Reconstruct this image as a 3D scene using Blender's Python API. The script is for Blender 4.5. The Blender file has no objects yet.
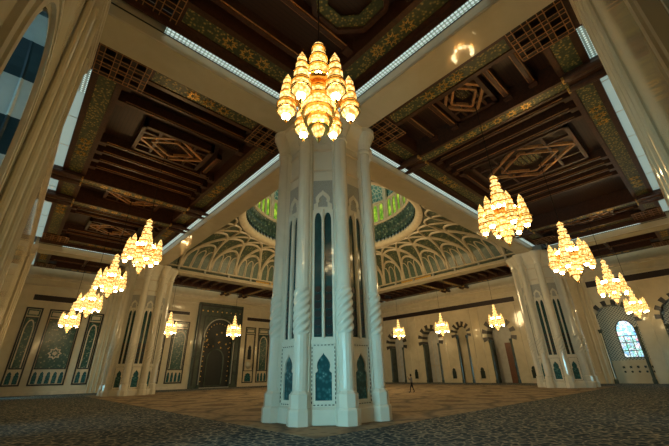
import bpy, bmesh, math, random
from mathutils import Vector, Matrix
random.seed(7)
PI = math.pi
R_ = math.radians
scene = bpy.context.scene
COL = scene.collection

# ------------------------------------------------------------------ helpers
class MB:
    """collects faces, then links them as one mesh object"""
    def __init__(self):
        self.v = []; self.f = []
    def add(self, vs, fs, T=None):
        o = len(self.v)
        for p in vs:
            self.v.append(tuple(T(*p)) if T else tuple(p))
        for f in fs:
            self.f.append([i + o for i in f])
        return self
    def box(self, x0, x1, y0, y1, z0, z1, T=None):
        vs = [(x0,y0,z0),(x1,y0,z0),(x1,y1,z0),(x0,y1,z0),(x0,y0,z1),(x1,y0,z1),(x1,y1,z1),(x0,y1,z1)]
        return self.add(vs, [(0,3,2,1),(4,5,6,7),(0,1,5,4),(1,2,6,5),(2,3,7,6),(3,0,4,7)], T)
    def loft(self, rings, T=None, cap=True, closed=True):
        n = len(rings[0]); vs = [p for r in rings for p in r]; fs = []
        for k in range(len(rings)-1):
            for i in range(n if closed else n-1):
                j = (i+1) % n
                fs.append((k*n+i, k*n+j, (k+1)*n+j, (k+1)*n+i))
        if cap and closed:
            fs.append(tuple(reversed(range(n))))
            fs.append(tuple((len(rings)-1)*n+i for i in range(n)))
        return self.add(vs, fs, T)
    def lathe(self, prof, n=12, cx=0, cy=0, cz=0, ph=0.0, T=None, cap=True):
        rings = [[(cx+r*math.cos(ph+2*PI*i/n), cy+r*math.sin(ph+2*PI*i/n), cz+z) for i in range(n)] for r, z in prof]
        return self.loft(rings, T, cap)
    def tube(self, pts, r, n=6, T=None):
        pts = [Vector(p) for p in pts]; rings = []
        for k, p in enumerate(pts):
            d = (pts[min(k+1, len(pts)-1)] - pts[max(k-1, 0)]).normalized()
            a = d.cross(Vector((0,0,1)))
            if a.length < 1e-3: a = d.cross(Vector((1,0,0)))
            a.normalize(); b = d.cross(a)
            rings.append([tuple(p + a*r*math.cos(2*PI*i/n) + b*r*math.sin(2*PI*i/n)) for i in range(n)])
        return self.loft(rings, T)
    def bar(self, p, q, w, h, T=None):
        """rectangular bar from p to q, w wide in plan, h tall"""
        p = Vector(p); q = Vector(q); d = (q-p).normalized()
        s = d.cross(Vector((0,0,1)))
        if s.length < 1e-3: s = Vector((1,0,0))
        s.normalize(); u = s.cross(d).normalized()
        def ring(c): return [tuple(c+s*w/2*a+u*h/2*b) for a, b in ((-1,-1),(1,-1),(1,1),(-1,1))]
        return self.loft([ring(p), ring(q)], T)
    def plate(self, outer, holes, d0, d1, T):
        """flat plate in (u, z) with holes, thickness d0..d1, mapped by T(u, z, d)"""
        bm = bmesh.new(); edges = []; loops = []
        for lp in [outer]+holes:
            vs = [bm.verts.new((p[0], p[1], 0)) for p in lp]
            loops.append(vs)
            for i in range(len(vs)):
                edges.append(bm.edges.new((vs[i], vs[(i+1) % len(vs)])))
        bmesh.ops.triangle_fill(bm, edges=edges, use_beauty=True, use_dissolve=False)
        bm.verts.index_update()
        pts = [(v.co.x, v.co.y) for v in bm.verts]
        tris = [[v.index for v in f.verts] for f in bm.faces]
        lps = [[v.index for v in l] for l in loops]
        bm.free(); n = len(pts)
        vs = [T(u, z, d0) for u, z in pts] + [T(u, z, d1) for u, z in pts]
        fs = [tuple(t) for t in tris] + [tuple(i+n for i in reversed(t)) for t in tris]
        for l in lps:
            for i in range(len(l)):
                a, b = l[i], l[(i+1) % len(l)]
                fs.append((a, b, b+n, a+n))
        return self.add(vs, fs)
    def build(self, name, mat, parent=None, smooth=False, loc=None):
        me = bpy.data.meshes.new(name); me.from_pydata(self.v, [], self.f)
        bm = bmesh.new(); bm.from_mesh(me)
        bmesh.ops.recalc_face_normals(bm, faces=bm.faces[:]); bm.to_mesh(me); bm.free()
        if smooth:
            for p in me.polygons: p.use_smooth = True
        me.materials.append(mat)
        o = bpy.data.objects.new(name, me); COL.objects.link(o)
        if parent: o.parent = parent
        if loc: o.location = loc
        return o

def tag(o, label, cat, group=None, kind=None):
    o['label'] = label; o['category'] = cat
    if group: o['group'] = group
    if kind: o['kind'] = kind
    return o
def empty(name, loc, rz=0):
    o = bpy.data.objects.new(name, None); COL.objects.link(o)
    o.location = loc; o.rotation_euler = (0, 0, rz); o.empty_display_size = .3
    return o
CH = {}
def kids(o): return [c for c in o.children]
def copy_tree(o, parent=None):
    c = o.copy(); COL.objects.link(c)
    if parent: c.parent = parent
    for k in list(o.children): copy_tree(k, c)
    return c

# 2D outlines (u, z), anticlockwise from lower right
def pointed(c, hw, base, spring, apex, n=10):
    """pointed arch: straight sides, two arcs meeting at the apex"""
    h = apex-spring; out = [(c+hw, base)]
    for i in range(n+1):
        t = i/n; out.append((c+hw*math.cos(t*PI/2)**0.9 if t < 1 else c, spring+h*math.sin(t*PI/2)**1.05))
    for i in range(n-1, -1, -1):
        t = i/n; out.append((c-hw*math.cos(t*PI/2)**0.9, spring+h*math.sin(t*PI/2)**1.05))
    out.append((c-hw, base))
    return out
def ogee(c, hw, base, spring, apex):
    h = apex-spring
    half = [(1, 0), (1, .06), (.78, .12), (.70, .20), (.78, .28), (.82, .40), (.76, .54), (.58, .68), (.34, .80), (.14, .89), (.05, .95), (0, 1)]
    out = [(c+hw, base)]+[(c+hw*a, spring+h*b) for a, b in half]
    out += [(c-hw*a, spring+h*b) for a, b in reversed(half[:-1])]+[(c-hw, base)]
    return out
def rect(u0, u1, z0, z1): return [(u1, z0), (u1, z1), (u0, z1), (u0, z0)]
def grow(poly, c, d, base_d=0):
    """crude outward offset of an outline about (c, mid)"""
    n = len(poly); out = []
    for i in range(n):
        a = Vector(poly[i-1]); b = Vector(poly[i]); e = Vector(poly[(i+1) % n])
        t = ((b-a).normalized() if (b-a).length > 1e-6 else Vector((0,0)))+((e-b).normalized() if (e-b).length > 1e-6 else Vector((0,0)))
        if t.length < 1e-6: t = Vector((0,1))
        t.normalize(); nrm = Vector((t.y, -t.x))
        out.append((b.x+nrm.x*d, b.y+nrm.y*d))
    return out
def disc(c, z, r, n=16): return [(c+r*math.cos(2*PI*i/n), z+r*math.sin(2*PI*i/n)) for i in range(n)]
def star(c, z, ro, ri, k=8): return [(c+(ro if i % 2 == 0 else ri)*math.cos(PI*i/k), z+(ro if i % 2 == 0 else ri)*math.sin(PI*i/k)) for i in range(2*k)]

# ------------------------------------------------------------------ materials
def lin(c): return tuple((x/12.92 if x <= .04045 else ((x+.055)/1.055)**2.4) for x in c)
def nm(name):
    m = bpy.data.materials.new(name); m.use_nodes = True
    nt = m.node_tree; b = nt.nodes['Principled BSDF']
    return m, nt, b
def N(nt, t, **kw):
    n = nt.nodes.new(t)
    for k, v in kw.items():
        if k in n.inputs: n.inputs[k].default_value = v
        else: setattr(n, k, v)
    return n
def ramp(nt, fac, stops, interp='LINEAR'):
    r = nt.nodes.new('ShaderNodeValToRGB'); r.color_ramp.interpolation = interp
    while len(r.color_ramp.elements) < len(stops): r.color_ramp.elements.new(.5)
    for e, (p, c) in zip(r.color_ramp.elements, stops):
        e.position = p; e.color = (*c, 1)
    nt.links.new(fac, r.inputs['Fac']); return r.outputs['Color']
def coords(nt, sc=(1,1,1), kind='Object'):
    tc = nt.nodes.new('ShaderNodeTexCoord'); mp = nt.nodes.new('ShaderNodeMapping')
    mp.inputs['Scale'].default_value = sc
    nt.links.new(tc.outputs[kind], mp.inputs['Vector']); return mp.outputs['Vector']
def simple(name, c, rough=.5, metal=0, spec=.5, var=.12, scale=1.5, bump=0):
    m, nt, b = nm(name)
    no = N(nt, 'ShaderNodeTexNoise', Scale=scale, Detail=5.0); nt.links.new(coords(nt), no.inputs['Vector'])
    col = ramp(nt, no.outputs['Fac'], [(.3, tuple(x*(1-var) for x in c)), (.7, tuple(min(1, x*(1+var)) for x in c))])
    nt.links.new(col, b.inputs['Base Color']); b.inputs['Roughness'].default_value = rough
    b.inputs['Metallic'].default_value = metal; b.inputs['Specular IOR Level'].default_value = spec
    if bump:
        bp = N(nt, 'ShaderNodeBump', Strength=bump, Distance=.02); nt.links.new(no.outputs['Fac'], bp.inputs['Height']); nt.links.new(bp.outputs['Normal'], b.inputs['Normal'])
    return m
def marble(name, c, vein, rough=.22, scale=.6):
    m, nt, b = nm(name); co = coords(nt)
    n1 = N(nt, 'ShaderNodeTexNoise', Scale=scale, Detail=8.0, Distortion=1.2); nt.links.new(co, n1.inputs['Vector'])
    col = ramp(nt, n1.outputs['Fac'], [(.35, vein), (.52, c), (.7, tuple(min(1, x*1.06) for x in c))])
    nt.links.new(col, b.inputs['Base Color']); b.inputs['Roughness'].default_value = rough
    return m
def cells(name, stops, scale, rough=.5, metal=0, feature='F1', sc=(1,1,1), bump=.0, noise=0):
    m, nt, b = nm(name); co = coords(nt, sc)
    vo = N(nt, 'ShaderNodeTexVoronoi', feature=feature, Scale=scale)
    nt.links.new(co, vo.inputs['Vector'])
    f = vo.outputs['Distance']
    if noise:
        no = N(nt, 'ShaderNodeTexNoise', Scale=scale*.35, Detail=4.0); nt.links.new(co, no.inputs['Vector'])
        mx = N(nt, 'ShaderNodeMath', operation='MULTIPLY_ADD'); nt.links.new(no.outputs['Fac'], mx.inputs[0]); mx.inputs[1].default_value = noise
        nt.links.new(f, mx.inputs[2]); f = mx.outputs[0]
    col = ramp(nt, f, stops); nt.links.new(col, b.inputs['Base Color'])
    b.inputs['Roughness'].default_value = rough; b.inputs['Metallic'].default_value = metal
    return m
def glow(name, stops, scale, strength, base=(.2,.1,.03)):
    m, nt, b = nm(name); co = coords(nt)
    vo = N(nt, 'ShaderNodeTexVoronoi', Scale=scale); nt.links.new(co, vo.inputs['Vector'])
    col = ramp(nt, vo.outputs['Distance'], stops)
    nt.links.new(col, b.inputs['Emission Color']); b.inputs['Emission Strength'].default_value = strength
    b.inputs['Base Color'].default_value = (*base, 1); b.inputs['Roughness'].default_value = .15
    return m
def planks(name, c1, c2, axis, scale, rough=.45):
    m, nt, b = nm(name); co = coords(nt)
    w = N(nt, 'ShaderNodeTexWave', bands_direction=axis, Scale=scale, Distortion=.3, wave_profile='SAW'); nt.links.new(co, w.inputs['Vector'])
    col = ramp(nt, w.outputs['Fac'], [(0, c1), (.12, c2), (.85, c2), (1, c1)])
    nt.links.new(col, b.inputs['Base Color']); b.inputs['Roughness'].default_value = rough
    return m

M = {}
M['marble'] = marble('cream_marble', (.64,.57,.41), (.60,.53,.37), rough=.08)
M['pier'] = marble('white_marble', (.72,.68,.56), (.69,.65,.53), rough=.10)
M['panelstone'] = simple('grey_carved_stone', (.36,.36,.32), .45, var=.3, scale=30)
M['beamstone'] = marble('beam_marble', (.57,.50,.35), (.54,.47,.32), rough=.07)
M['moulding'] = simple('cream_moulding', (.62,.54,.40), .3)
M['wood'] = simple('dark_wood', (.066,.025,.012), .38, var=.35, scale=6)
M['woodlight'] = simple('pale_wood_lit_edge', (.42,.20,.075), .35, var=.3, scale=9)  # paler wood; on joists its colour stands for light catching the edges
M['deckx'] = planks('deck_boards_x', (.012,.005,.003), (.042,.017,.009), 'X', 1.4)
M['decky'] = planks('deck_boards_y', (.012,.005,.003), (.042,.017,.009), 'Y', 1.4)
M['ebony'] = simple('blackened_wood', (.030,.013,.007), .4, var=.3, scale=6)
M['void'] = simple('dark_wood_and_void_shade', (.02,.009,.006), .5)  # dark wood of the friezes, and painted shade for the lattice openings
M['paint'] = cells('green_gold_painting', [(0, (.70,.48,.13)), (.25, (.45,.32,.09)), (.42, (.16,.15,.055)), (.62, (.065,.078,.035))], 6.5, .4, noise=.10)
M['gilt'] = simple('gilt_relief', (.72,.45,.12), .3, metal=.6, var=.3, scale=12)
M['gold'] = simple('gold_rim', (.85,.50,.14), .25, metal=.9, var=.2, scale=10)
M['blackgreen'] = simple('dark_green_border', (.022,.036,.028), .2)
M['inlay'] = cells('green_floral_inlay', [(0, (.62,.56,.36)), (.2, (.32,.34,.22)), (.34, (.060,.13,.10)), (.7, (.03,.085,.070))], 3.2, .25, noise=.1)
M['niche'] = cells('teal_niche_tile', [(0, (.26,.42,.38)), (.22, (.035,.16,.17)), (.6, (.012,.075,.085))], 6, .15)
M['glassdark'] = simple('dark_green_glass', (.016,.060,.062), .10, var=.3)
M['disc'] = simple('black_disc', (.006,.008,.008), .3)
M['greenstone'] = marble('green_grey_marble', (.075,.095,.075), (.04,.055,.045), rough=.2)
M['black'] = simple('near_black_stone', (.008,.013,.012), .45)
M['white_block'] = simple('pale_voussoir', (.60,.64,.58), .3)
M['dark_block'] = simple('dark_teal_voussoir', (.014,.040,.048), .28)
M['brownblock'] = simple('dark_brown_voussoir', (.035,.030,.022), .35)
M['paleglass'] = simple('pale_door_panel', (.60,.60,.56), .12, var=.1)
M['doorwood'] = simple('red_brown_door_wood', (.13,.045,.018), .35, var=.25, scale=4)
M['vault'] = cells('vault_painting', [(0, (.52,.38,.19)), (.2, (.30,.25,.13)), (.36, (.10,.12,.07)), (.7, (.05,.075,.05))], 2.4, .45, noise=.14)
M['rib'] = simple('cream_rib', (.52,.45,.32), .4)
M['greenniche'] = cells('green_arcade_panel', [(0, (.15,.20,.13)), (.3, (.07,.12,.085)), (.7, (.05,.09,.07))], 3, .4)
M['muqarnas'] = cells('green_stalactite', [(0, (.34,.42,.30)), (.22, (.16,.22,.15)), (.34, (.045,.09,.07)), (.7, (.02,.05,.04))], 2.0, .4)
M['domenet'] = cells('dome_lattice', [(0, (.62,.64,.52)), (.05, (.50,.55,.45)), (.09, (.10,.26,.25)), (.5, (.07,.20,.20))], 1.3, .4, feature='DISTANCE_TO_EDGE')
M['black_cloth'] = simple('dark_trousers', (.012,.013,.018), .8)
M['grey_cloth'] = simple('grey_shirt', (.22,.24,.26), .8)
M['skin'] = simple('skin', (.38,.21,.14), .5)
M['hair'] = simple('black_hair', (.008,.007,.006), .6)
M['crystal'] = glow('amber_crystal', [(0, (1,.86,.50)), (.22, (1,.74,.33)), (.48, (.88,.50,.13)), (.8, (.38,.17,.03))], 12, 1.9)
M['bulb'] = glow('bulb_glow', [(0, (1,.79,.42)), (1, (1,.75,.36))], 5, 46)
M['domeglass'] = glow('yellow_green_glass', [(0, (1,.90,.15)), (.3, (.55,.85,.06)), (.7, (.10,.30,.02))], 1.6, .62, (.05,.08,.01))
M['metal'] = simple('dark_metal', (.03,.025,.02), .4, metal=.7)

# pierced grille: pale light behind a sheet with holes
m, nt, b = nm('pierced_grille'); co = coords(nt)
vo = N(nt, 'ShaderNodeTexVoronoi', Scale=5.5, Randomness=0.0); nt.links.new(co, vo.inputs['Vector'])
hole = ramp(nt, vo.outputs['Distance'], [(.36, (.62,.80,.74)), (.44, (.05,.10,.09))])
nt.links.new(hole, b.inputs['Emission Color']); b.inputs['Emission Strength'].default_value = .9
b.inputs['Base Color'].default_value = (.4,.42,.38,1); M['grille'] = m
m, nt, b = nm('frosted_cove_light')
b.inputs['Base Color'].default_value = (.22,.25,.23,1); b.inputs['Emission Color'].default_value = (.58,.80,.72,1)
b.inputs['Emission Strength'].default_value = .34; M['cove'] = m
# daylight pane
m, nt, b = nm('daylight_pane')
b.inputs['Base Color'].default_value = (.4,.5,.5,1); b.inputs['Emission Color'].default_value = (.35,.75,1,1)
b.inputs['Emission Strength'].default_value = .60; M['day'] = m
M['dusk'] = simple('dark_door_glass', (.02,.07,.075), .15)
# stained glass
m, nt, b = nm('stained_glass'); co = coords(nt)
vo = N(nt, 'ShaderNodeTexVoronoi', Scale=3.2); nt.links.new(co, vo.inputs['Vector'])
col = ramp(nt, vo.outputs['Color'], [(0, (.10,.45,1)), (.35, (.55,.85,1)), (.5, (1,1,1)), (.66, (.25,.95,.75)), (.8, (.9,.95,1)), (.95, (1,.45,.5))])
v2 = N(nt, 'ShaderNodeTexVoronoi', feature='DISTANCE_TO_EDGE', Scale=3.2); nt.links.new(co, v2.inputs['Vector'])
lead = ramp(nt, v2.outputs['Distance'], [(.03, (.02,.05,.08)), (.07, (1,1,1))])
mx = N(nt, 'ShaderNodeMix', data_type='RGBA', blend_type='MULTIPLY'); mx.inputs[0].default_value = 1
nt.links.new(col, mx.inputs[6]); nt.links.new(lead, mx.inputs[7])
nt.links.new(mx.outputs[2], b.inputs['Emission Color']); b.inputs['Emission Strength'].default_value = 1.7
b.inputs['Base Color'].default_value = (.1,.15,.2,1); M['stained'] = m
m2_ = M['stained'].copy(); m2_.name = 'stained_glass_low'
for n in m2_.node_tree.nodes:
    if n.type == 'VALTORGB' and len(n.color_ramp.elements) == 7:
        for e, c in zip(n.color_ramp.elements, ((.02,.16,.15), (.03,.30,.26), (.85,1,.95), (.04,.20,.18), (.9,1,1), (.10,.45,.40), (.95,.4,.6))): e.color = (*c, 1)
    if n.type == 'BSDF_PRINCIPLED': n.inputs['Emission Strength'].default_value = 1.1
M['stained_low'] = m2_
# diamond lattice screen (u along Y, z)
m, nt, b = nm('diamond_lattice'); tc = nt.nodes.new('ShaderNodeTexCoord'); sp = nt.nodes.new('ShaderNodeSeparateXYZ'); nt.links.new(tc.outputs['Object'], sp.inputs[0])
def mth(op, a, bb=None):
    n = nt.nodes.new('ShaderNodeMath'); n.operation = op
    for i, x in enumerate((a, bb)):
        if x is None: continue
        if isinstance(x, (int, float)): n.inputs[i].default_value = x
        else: nt.links.new(x, n.inputs[i])
    return n.outputs[0]
p1 = mth('ABSOLUTE', mth('SUBTRACT', mth('FRACT', mth('MULTIPLY', mth('ADD', sp.outputs['Y'], sp.outputs['Z']), 2.6)), .5))
p2 = mth('ABSOLUTE', mth('SUBTRACT', mth('FRACT', mth('MULTIPLY', mth('SUBTRACT', sp.outputs['Y'], sp.outputs['Z']), 2.6)), .5))
nt.links.new(ramp(nt, mth('MAXIMUM', p1, p2), [(.30, (.13,.16,.15)), (.40, (.62,.63,.53))]), b.inputs['Base Color']); b.inputs['Roughness'].default_value = .3
M['lattice'] = m
# carpets
m, nt, b = nm('dark_patterned_carpet'); co = coords(nt)
n0 = N(nt, 'ShaderNodeTexNoise', Scale=2.0, Detail=3.0); nt.links.new(co, n0.inputs['Vector'])
mxv = N(nt, 'ShaderNodeMix', data_type='RGBA'); mxv.inputs[0].default_value = .16; nt.links.new(co, mxv.inputs[6]); nt.links.new(n0.outputs['Color'], mxv.inputs[7])
v1 = N(nt, 'ShaderNodeTexVoronoi', feature='DISTANCE_TO_EDGE', Scale=4.2); nt.links.new(mxv.outputs[2], v1.inputs['Vector'])
v2 = N(nt, 'ShaderNodeTexVoronoi', Scale=7.0); nt.links.new(co, v2.inputs['Vector'])
c1 = ramp(nt, v1.outputs['Distance'], [(.02, (.25,.225,.18)), (.09, (.095,.112,.115)), (.18, (.020,.038,.052))])
c2 = ramp(nt, v2.outputs['Color'], [(.2, (.5,.55,.6)), (.8, (1.5,1.4,1.25))])
mx = N(nt, 'ShaderNodeMix', data_type='RGBA', blend_type='MULTIPLY'); mx.inputs[0].default_value = 1
nt.links.new(c1, mx.inputs[6]); nt.links.new(c2, mx.inputs[7]); nt.links.new(mx.outputs[2], b.inputs['Base Color'])
b.inputs['Roughness'].default_value = .9; b.inputs['Specular IOR Level'].default_value = .1; M['carpet'] = m
m, nt, b = nm('tan_medallion_carpet'); co = coords(nt)
v1 = N(nt, 'ShaderNodeTexVoronoi', Scale=.16, Randomness=.15); nt.links.new(co, v1.inputs['Vector'])
v2 = N(nt, 'ShaderNodeTexVoronoi', Scale=2.4); nt.links.new(co, v2.inputs['Vector'])
c1 = ramp(nt, v1.outputs['Distance'], [(.0, (.18,.11,.07)), (.16, (.11,.09,.07)), (.24, (.235,.185,.13)), (.46, (.22,.17,.115)), (.52, (.10,.085,.07)), (.6, (.23,.175,.12))])
c2 = ramp(nt, v2.outputs['Distance'], [(.1, (.80,.80,.78)), (.5, (1.45,1.38,1.25))])
mx = N(nt, 'ShaderNodeMix', data_type='RGBA', blend_type='MULTIPLY'); mx.inputs[0].default_value = 1
nt.links.new(c1, mx.inputs[6]); nt.links.new(c2, mx.inputs[7]); nt.links.new(mx.outputs[2], b.inputs['Base Color'])
b.inputs['Roughness'].default_value = .9; b.inputs['Specular IOR Level'].default_value = .1; M['medallion'] = m

# ------------------------------------------------------------------ dimensions (metres)
S = 38.4            # dome pier spacing
H = 16.2            # underside of the stone beams
WB = .9             # half width of the stone beams
XN, YN = -13.7, -14.85   # near walls (west, south)
XF, YF = 52.0, 52.0      # far walls (east, north)
ZB = 17.4           # underside of the painted ceiling borders
ZD = 18.5           # ceiling boards
FL = -.13           # floor level

# ------------------------------------------------------------------ floor
o = MB().box(XN-1.5, XF+6, YN-1.5, YF+3, -.5, FL).build('floor', M['carpet']); tag(o, 'dark blue grey patterned carpet floor around the edge of the hall', 'floor', kind='structure')
o = MB().box(-4.0, 42.4, -4.0, 42.4, FL, FL+.012).build('carpet', M['medallion']); tag(o, 'large tan and orange medallion carpet lying between the piers under the dome', 'carpet')
FZ = FL+.012

# ------------------------------------------------------------------ marble piers
def face_T(ang, ap):
    """local panel coordinates (u to the right seen from outside, z up, d outward from the face)"""
    n = (math.cos(ang), math.sin(ang)); t = (-math.sin(ang), math.cos(ang))
    return lambda u, z, d: (n[0]*(ap+d)+t[0]*u, n[1]*(ap+d)+t[1]*u, z)
def octo(r, z, ph=R_(22.5), n=8): return [(r*math.cos(ph+2*PI*i/n), r*math.sin(ph+2*PI*i/n), z) for i in range(n)]
AP = 2.34
RC = 2.70
def make_pier():
    root = empty('marble_pier', (0, 0, 0))
    rc = AP/math.cos(R_(22.5))
    MB().loft([octo(rc+.28, FZ), octo(rc+.28, .46), octo(rc+.12, .56), octo(rc, .74), octo(rc, 14.6)]).build('shaft', M['pier'], root)
    # flaring capital
    MB().loft([octo(rc+.05, 14.6), octo(rc+.12, 14.9), octo(rc+.3, 15.3), octo(rc+.62, 15.75), octo(rc+.74, 15.9), octo(rc+.74, H)]).build('capital', M['pier'], root)
    mb = MB()
    for z in (12.65, 14.1):
        mb.loft([octo(rc+.0, z-.08), octo(rc+.09, z-.05), octo(rc+.09, z+.05), octo(rc, z+.08)])
    mb.build('string_course', M['moulding'], root)
    colm = basem = twm = capm = None
    for k in range(8):
        a = R_(22.5+45*k); cx, cy = RC*math.cos(a), RC*math.sin(a)
        if k == 0:
            mb = MB(); mb.lathe([(.34, 1.15), (.36, 1.3), (.36, 3.5), (.36, 5.75), (.36, 14.7)], 16).box(-.62, -.08, -.40, .40, .9, 14.6)
            col = mb.build('colonnette', M['pier'], root, smooth=False); colm = col.data
            mb = MB(); mb.lathe([(.57, FZ), (.57, .44), (.54, .50), (.49, .54), (.49, 1.06), (.44, 1.10), (.36, 1.2)], 8, ph=R_(22.5))
            bs = mb.build('plinth', M['pier'], col); basem = bs.data
            mb = MB(); rings = []
            for i in range(61):
                z = 3.55+2.2*i/60; ring = []
                for j in range(48):
                    th = 2*PI*j/48; rr = .35+.075*(.5+.5*math.cos(5*th-i*.62))*min(1, i/4, (60-i)/4)
                    ring.append((rr*math.cos(th), rr*math.sin(th), z))
                rings.append(ring)
            tw = mb.loft(rings).build('rope_band', M['pier'], col, smooth=True); twm = tw.data
            mb = MB(); mb.lathe([(.36, 14.5), (.44, 14.55), (.44, 14.7), (.40, 14.78), (.46, 15.1), (.60, 15.5), (.74, 15.85), (.78, 15.9), (.78, H)], 16)
            cp = mb.build('capital', M['pier'], col); capm = cp.data
        else:
            col = bpy.data.objects.new('colonnette', colm); COL.objects.link(col); col.parent = root
            for nme, me in (('plinth', basem), ('rope_band', twm), ('capital', capm)):
                c = bpy.data.objects.new(nme, me); COL.objects.link(c); c.parent = col
        col.location = (cx, cy, 0); col.rotation_euler = (0, 0, a)
    # eight lancet panels
    T = face_T(0, AP)
    mb = MB()
    low_in = ogee(0, .37, .80, 1.85, 2.76)
    mb.plate(rect(-.50, .50, .66, 3.05), [low_in], .00, .10, T)
    mb.plate(rect(-.56, .56, .58, 3.14), [rect(-.485, .485, .68, 3.03)], .0, .13, T)
    mb.box(0, .16, -.58, .58, 3.14, 3.34, lambda x, y, z: T(y, z, x))
    lan = [pointed(s*.265, .185, 3.45, 9.5, 10.1) for s in (-1, 1)]
    ocu = ogee(0, .24, 10.35, 10.65, 11.05)
    mb.plate(rect(-.56, .56, 3.34, 10.1), [pointed(s*.265, .185, 3.45, 9.4, 9.95) for s in (-1, 1)], 0, .09, T)
    mb.plate(ogee(0, .50, 10.1, 10.4, 11.35), [ogee(0, .26, 10.28, 10.55, 11.05)], 0, .10, T)
    frame = mb.build('lancet_frame', M['pier'], root); frm = frame.data
    mb = MB(); mb.tube([T(0, 3.4, .12), T(0, 10.1, .12)], .075, 8)
    mul = mb.build('mullion', M['pier'], frame); mum = mul.data
    mb = MB()
    for i in range(14):
        for s in (-.525, .525): mb.box(.13, .145, s-.018, s+.018, .68+i*.172, .775+i*.172, lambda x, y, z: T(y, z, x))
    for i in range(6):
        for zz in (.63, 3.085): mb.box(.13, .145, -.45+i*.165, -.36+i*.165, zz-.018, zz+.018, lambda x, y, z: T(y, z, x))
    dot = mb.build('inlaid_dots', M['blackgreen'], frame); dom = dot.data
    gl = MB().plate(low_in, [], .004, .02, T).build('niche_panel', M['niche'], frame); glm = gl.data
    lgs = []
    for s in (-1, 1): lgs.append(('lancet_glass', MB().plate(pointed(s*.265, .185, 3.45, 9.4, 9.95), [], .004, .02, T).build('lancet_glass', M['glassdark'], frame).data))
    lgs.append(('head_glass', MB().plate(ogee(0, .26, 10.28, 10.55, 11.05), [], .004, .02, T).build('head_glass', M['glassdark'], frame).data))
    mb = MB()
    for s in (-1, 1):
        for i in range(6): mb.plate(disc(s*.265, 3.72+i*.40, .165, 14), [], .02, .05, T)
    dsc = mb.build('roundels', M['disc'], frame); dsm = dsc.data
    spn = MB().plate(rect(-.58, .58, 10.1, 12.0), [], .0, .03, T).build('carved_spandrel', M['panelstone'], frame); spm = spn.data
    for k in range(1, 8):
        f = bpy.data.objects.new('lancet_frame', frm); COL.objects.link(f); f.parent = root; f.rotation_euler = (0, 0, R_(45*k))
        for nme, me in (('mullion', mum), ('inlaid_dots', dom), ('niche_panel', glm), ('roundels', dsm), ('carved_spandrel', spm))+tuple(lgs):
            c = bpy.data.objects.new(nme, me); COL.objects.link(c); c.parent = f
    return root
pier = make_pier()
pier.location = (.06, -.05, 0)
GP = 'octagonal dome piers'
tag(pier, 'huge octagonal white marble pier in the middle of the hall, lower half in cool daylight', 'pillar', GP)
for (x, y, lab) in ((0, S, 'octagonal marble pier standing beyond the row of chandeliers before the green panelled wall'),
                    (S, 0, 'octagonal marble pier standing between the striped arches and the stained glass window')):
    c = copy_tree(pier); c.location = (x, y, 0); tag(c, lab, 'pillar', GP)

# ------------------------------------------------------------------ stone beams
def stone_beam(axis, a0, a1, c, lab, grille_sides, inner=None):
    """axis 'x' or 'y', from a0 to a1 along it, centred on c across"""
    mid = (a0+a1)/2
    T = (lambda u, w, z: (u-mid, w, z-H)) if axis == 'x' else (lambda u, w, z: (w, u-mid, z-H))
    root = empty('stone_beam', ((mid, c, H) if axis == 'x' else (c, mid, H)))
    MB().box(a0, a1, -WB, WB, H, 17.35, T).box(a0, a1, -WB+.12, WB-.12, 17.35, ZD+.2, T).build('girder', M['beamstone'], root)
    mb = MB()
    for s in (-1, 1): mb.box(a0, a1, s*(WB+.0)-.02, s*(WB+.0)+.02, H+.04, H+.10, T)
    mb.build('edge_moulding', M['moulding'], root)
    for s in grille_sides:
        g0 = a0+(2.6 if a0 < -5 else .4); lo, hi = sorted((s*(WB+.02), s*(WB+.44)))
        MB().box(g0, a1-.3, lo, hi, 16.95, 16.98, T).build('pierced_grille', M['grille'], root)
        lo, hi = sorted((s*(WB+.44), s*(WB+.50)))
        MB().box(a0+.3, a1-.3, lo, hi, 16.92, 17.40, T).build('wooden_riser', M['wood'], root)
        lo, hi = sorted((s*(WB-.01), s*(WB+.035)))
        MB().box(a0+.3, a1-.3, lo, hi, 16.90, 16.955, T).build('gap_shade_strip', M['black'], root)  # solid strip; the shade of the gap is put into its black colour
    tag(root, lab, 'beam', 'stone beams under the ceiling')
    return root
PC = 2.2   # where the beams meet the pier caps
stone_beam('x', XN+.2, -PC, 0, 'cream stone beam from the central pier to the wall with the striped arch', (-1, 1))
stone_beam('y', YN+.2, -PC, 0, 'cream stone beam above the large chandelier, with a chandelier mirrored on its underside', (-1, 1))
stone_beam('x', PC, S-PC, 0, 'cream stone beam from the central pier to the pier beside the stained glass window', (-1,))
stone_beam('y', PC, S-PC, 0, 'cream stone beam from the central pier to the pier by the green panelled wall', (-1,))
stone_beam('x', PC, S-PC, S, 'far stone beam under the dome arcade, facing the black mihrab wall', (1,))
stone_beam('y', PC, S-PC, S, 'far stone beam under the dome arcade, facing the striped arches', (1,))
stone_beam('x', XN+.2, -PC, S, 'far cream beam spanning the aisle above the row of small chandeliers', (-1, 1))
stone_beam('y', YN+.2, -PC, S, 'far cream beam spanning the aisle above the two overlapping chandeliers', (-1, 1))
stone_beam('x', S+PC, XF-.1, 0, 'short cream beam behind the pier by the window, running to the far wall', (-1, 1))
stone_beam('y', S+PC, YF-.1, 0, 'short cream beam behind the pier by the green panelled wall', (-1, 1))

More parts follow.
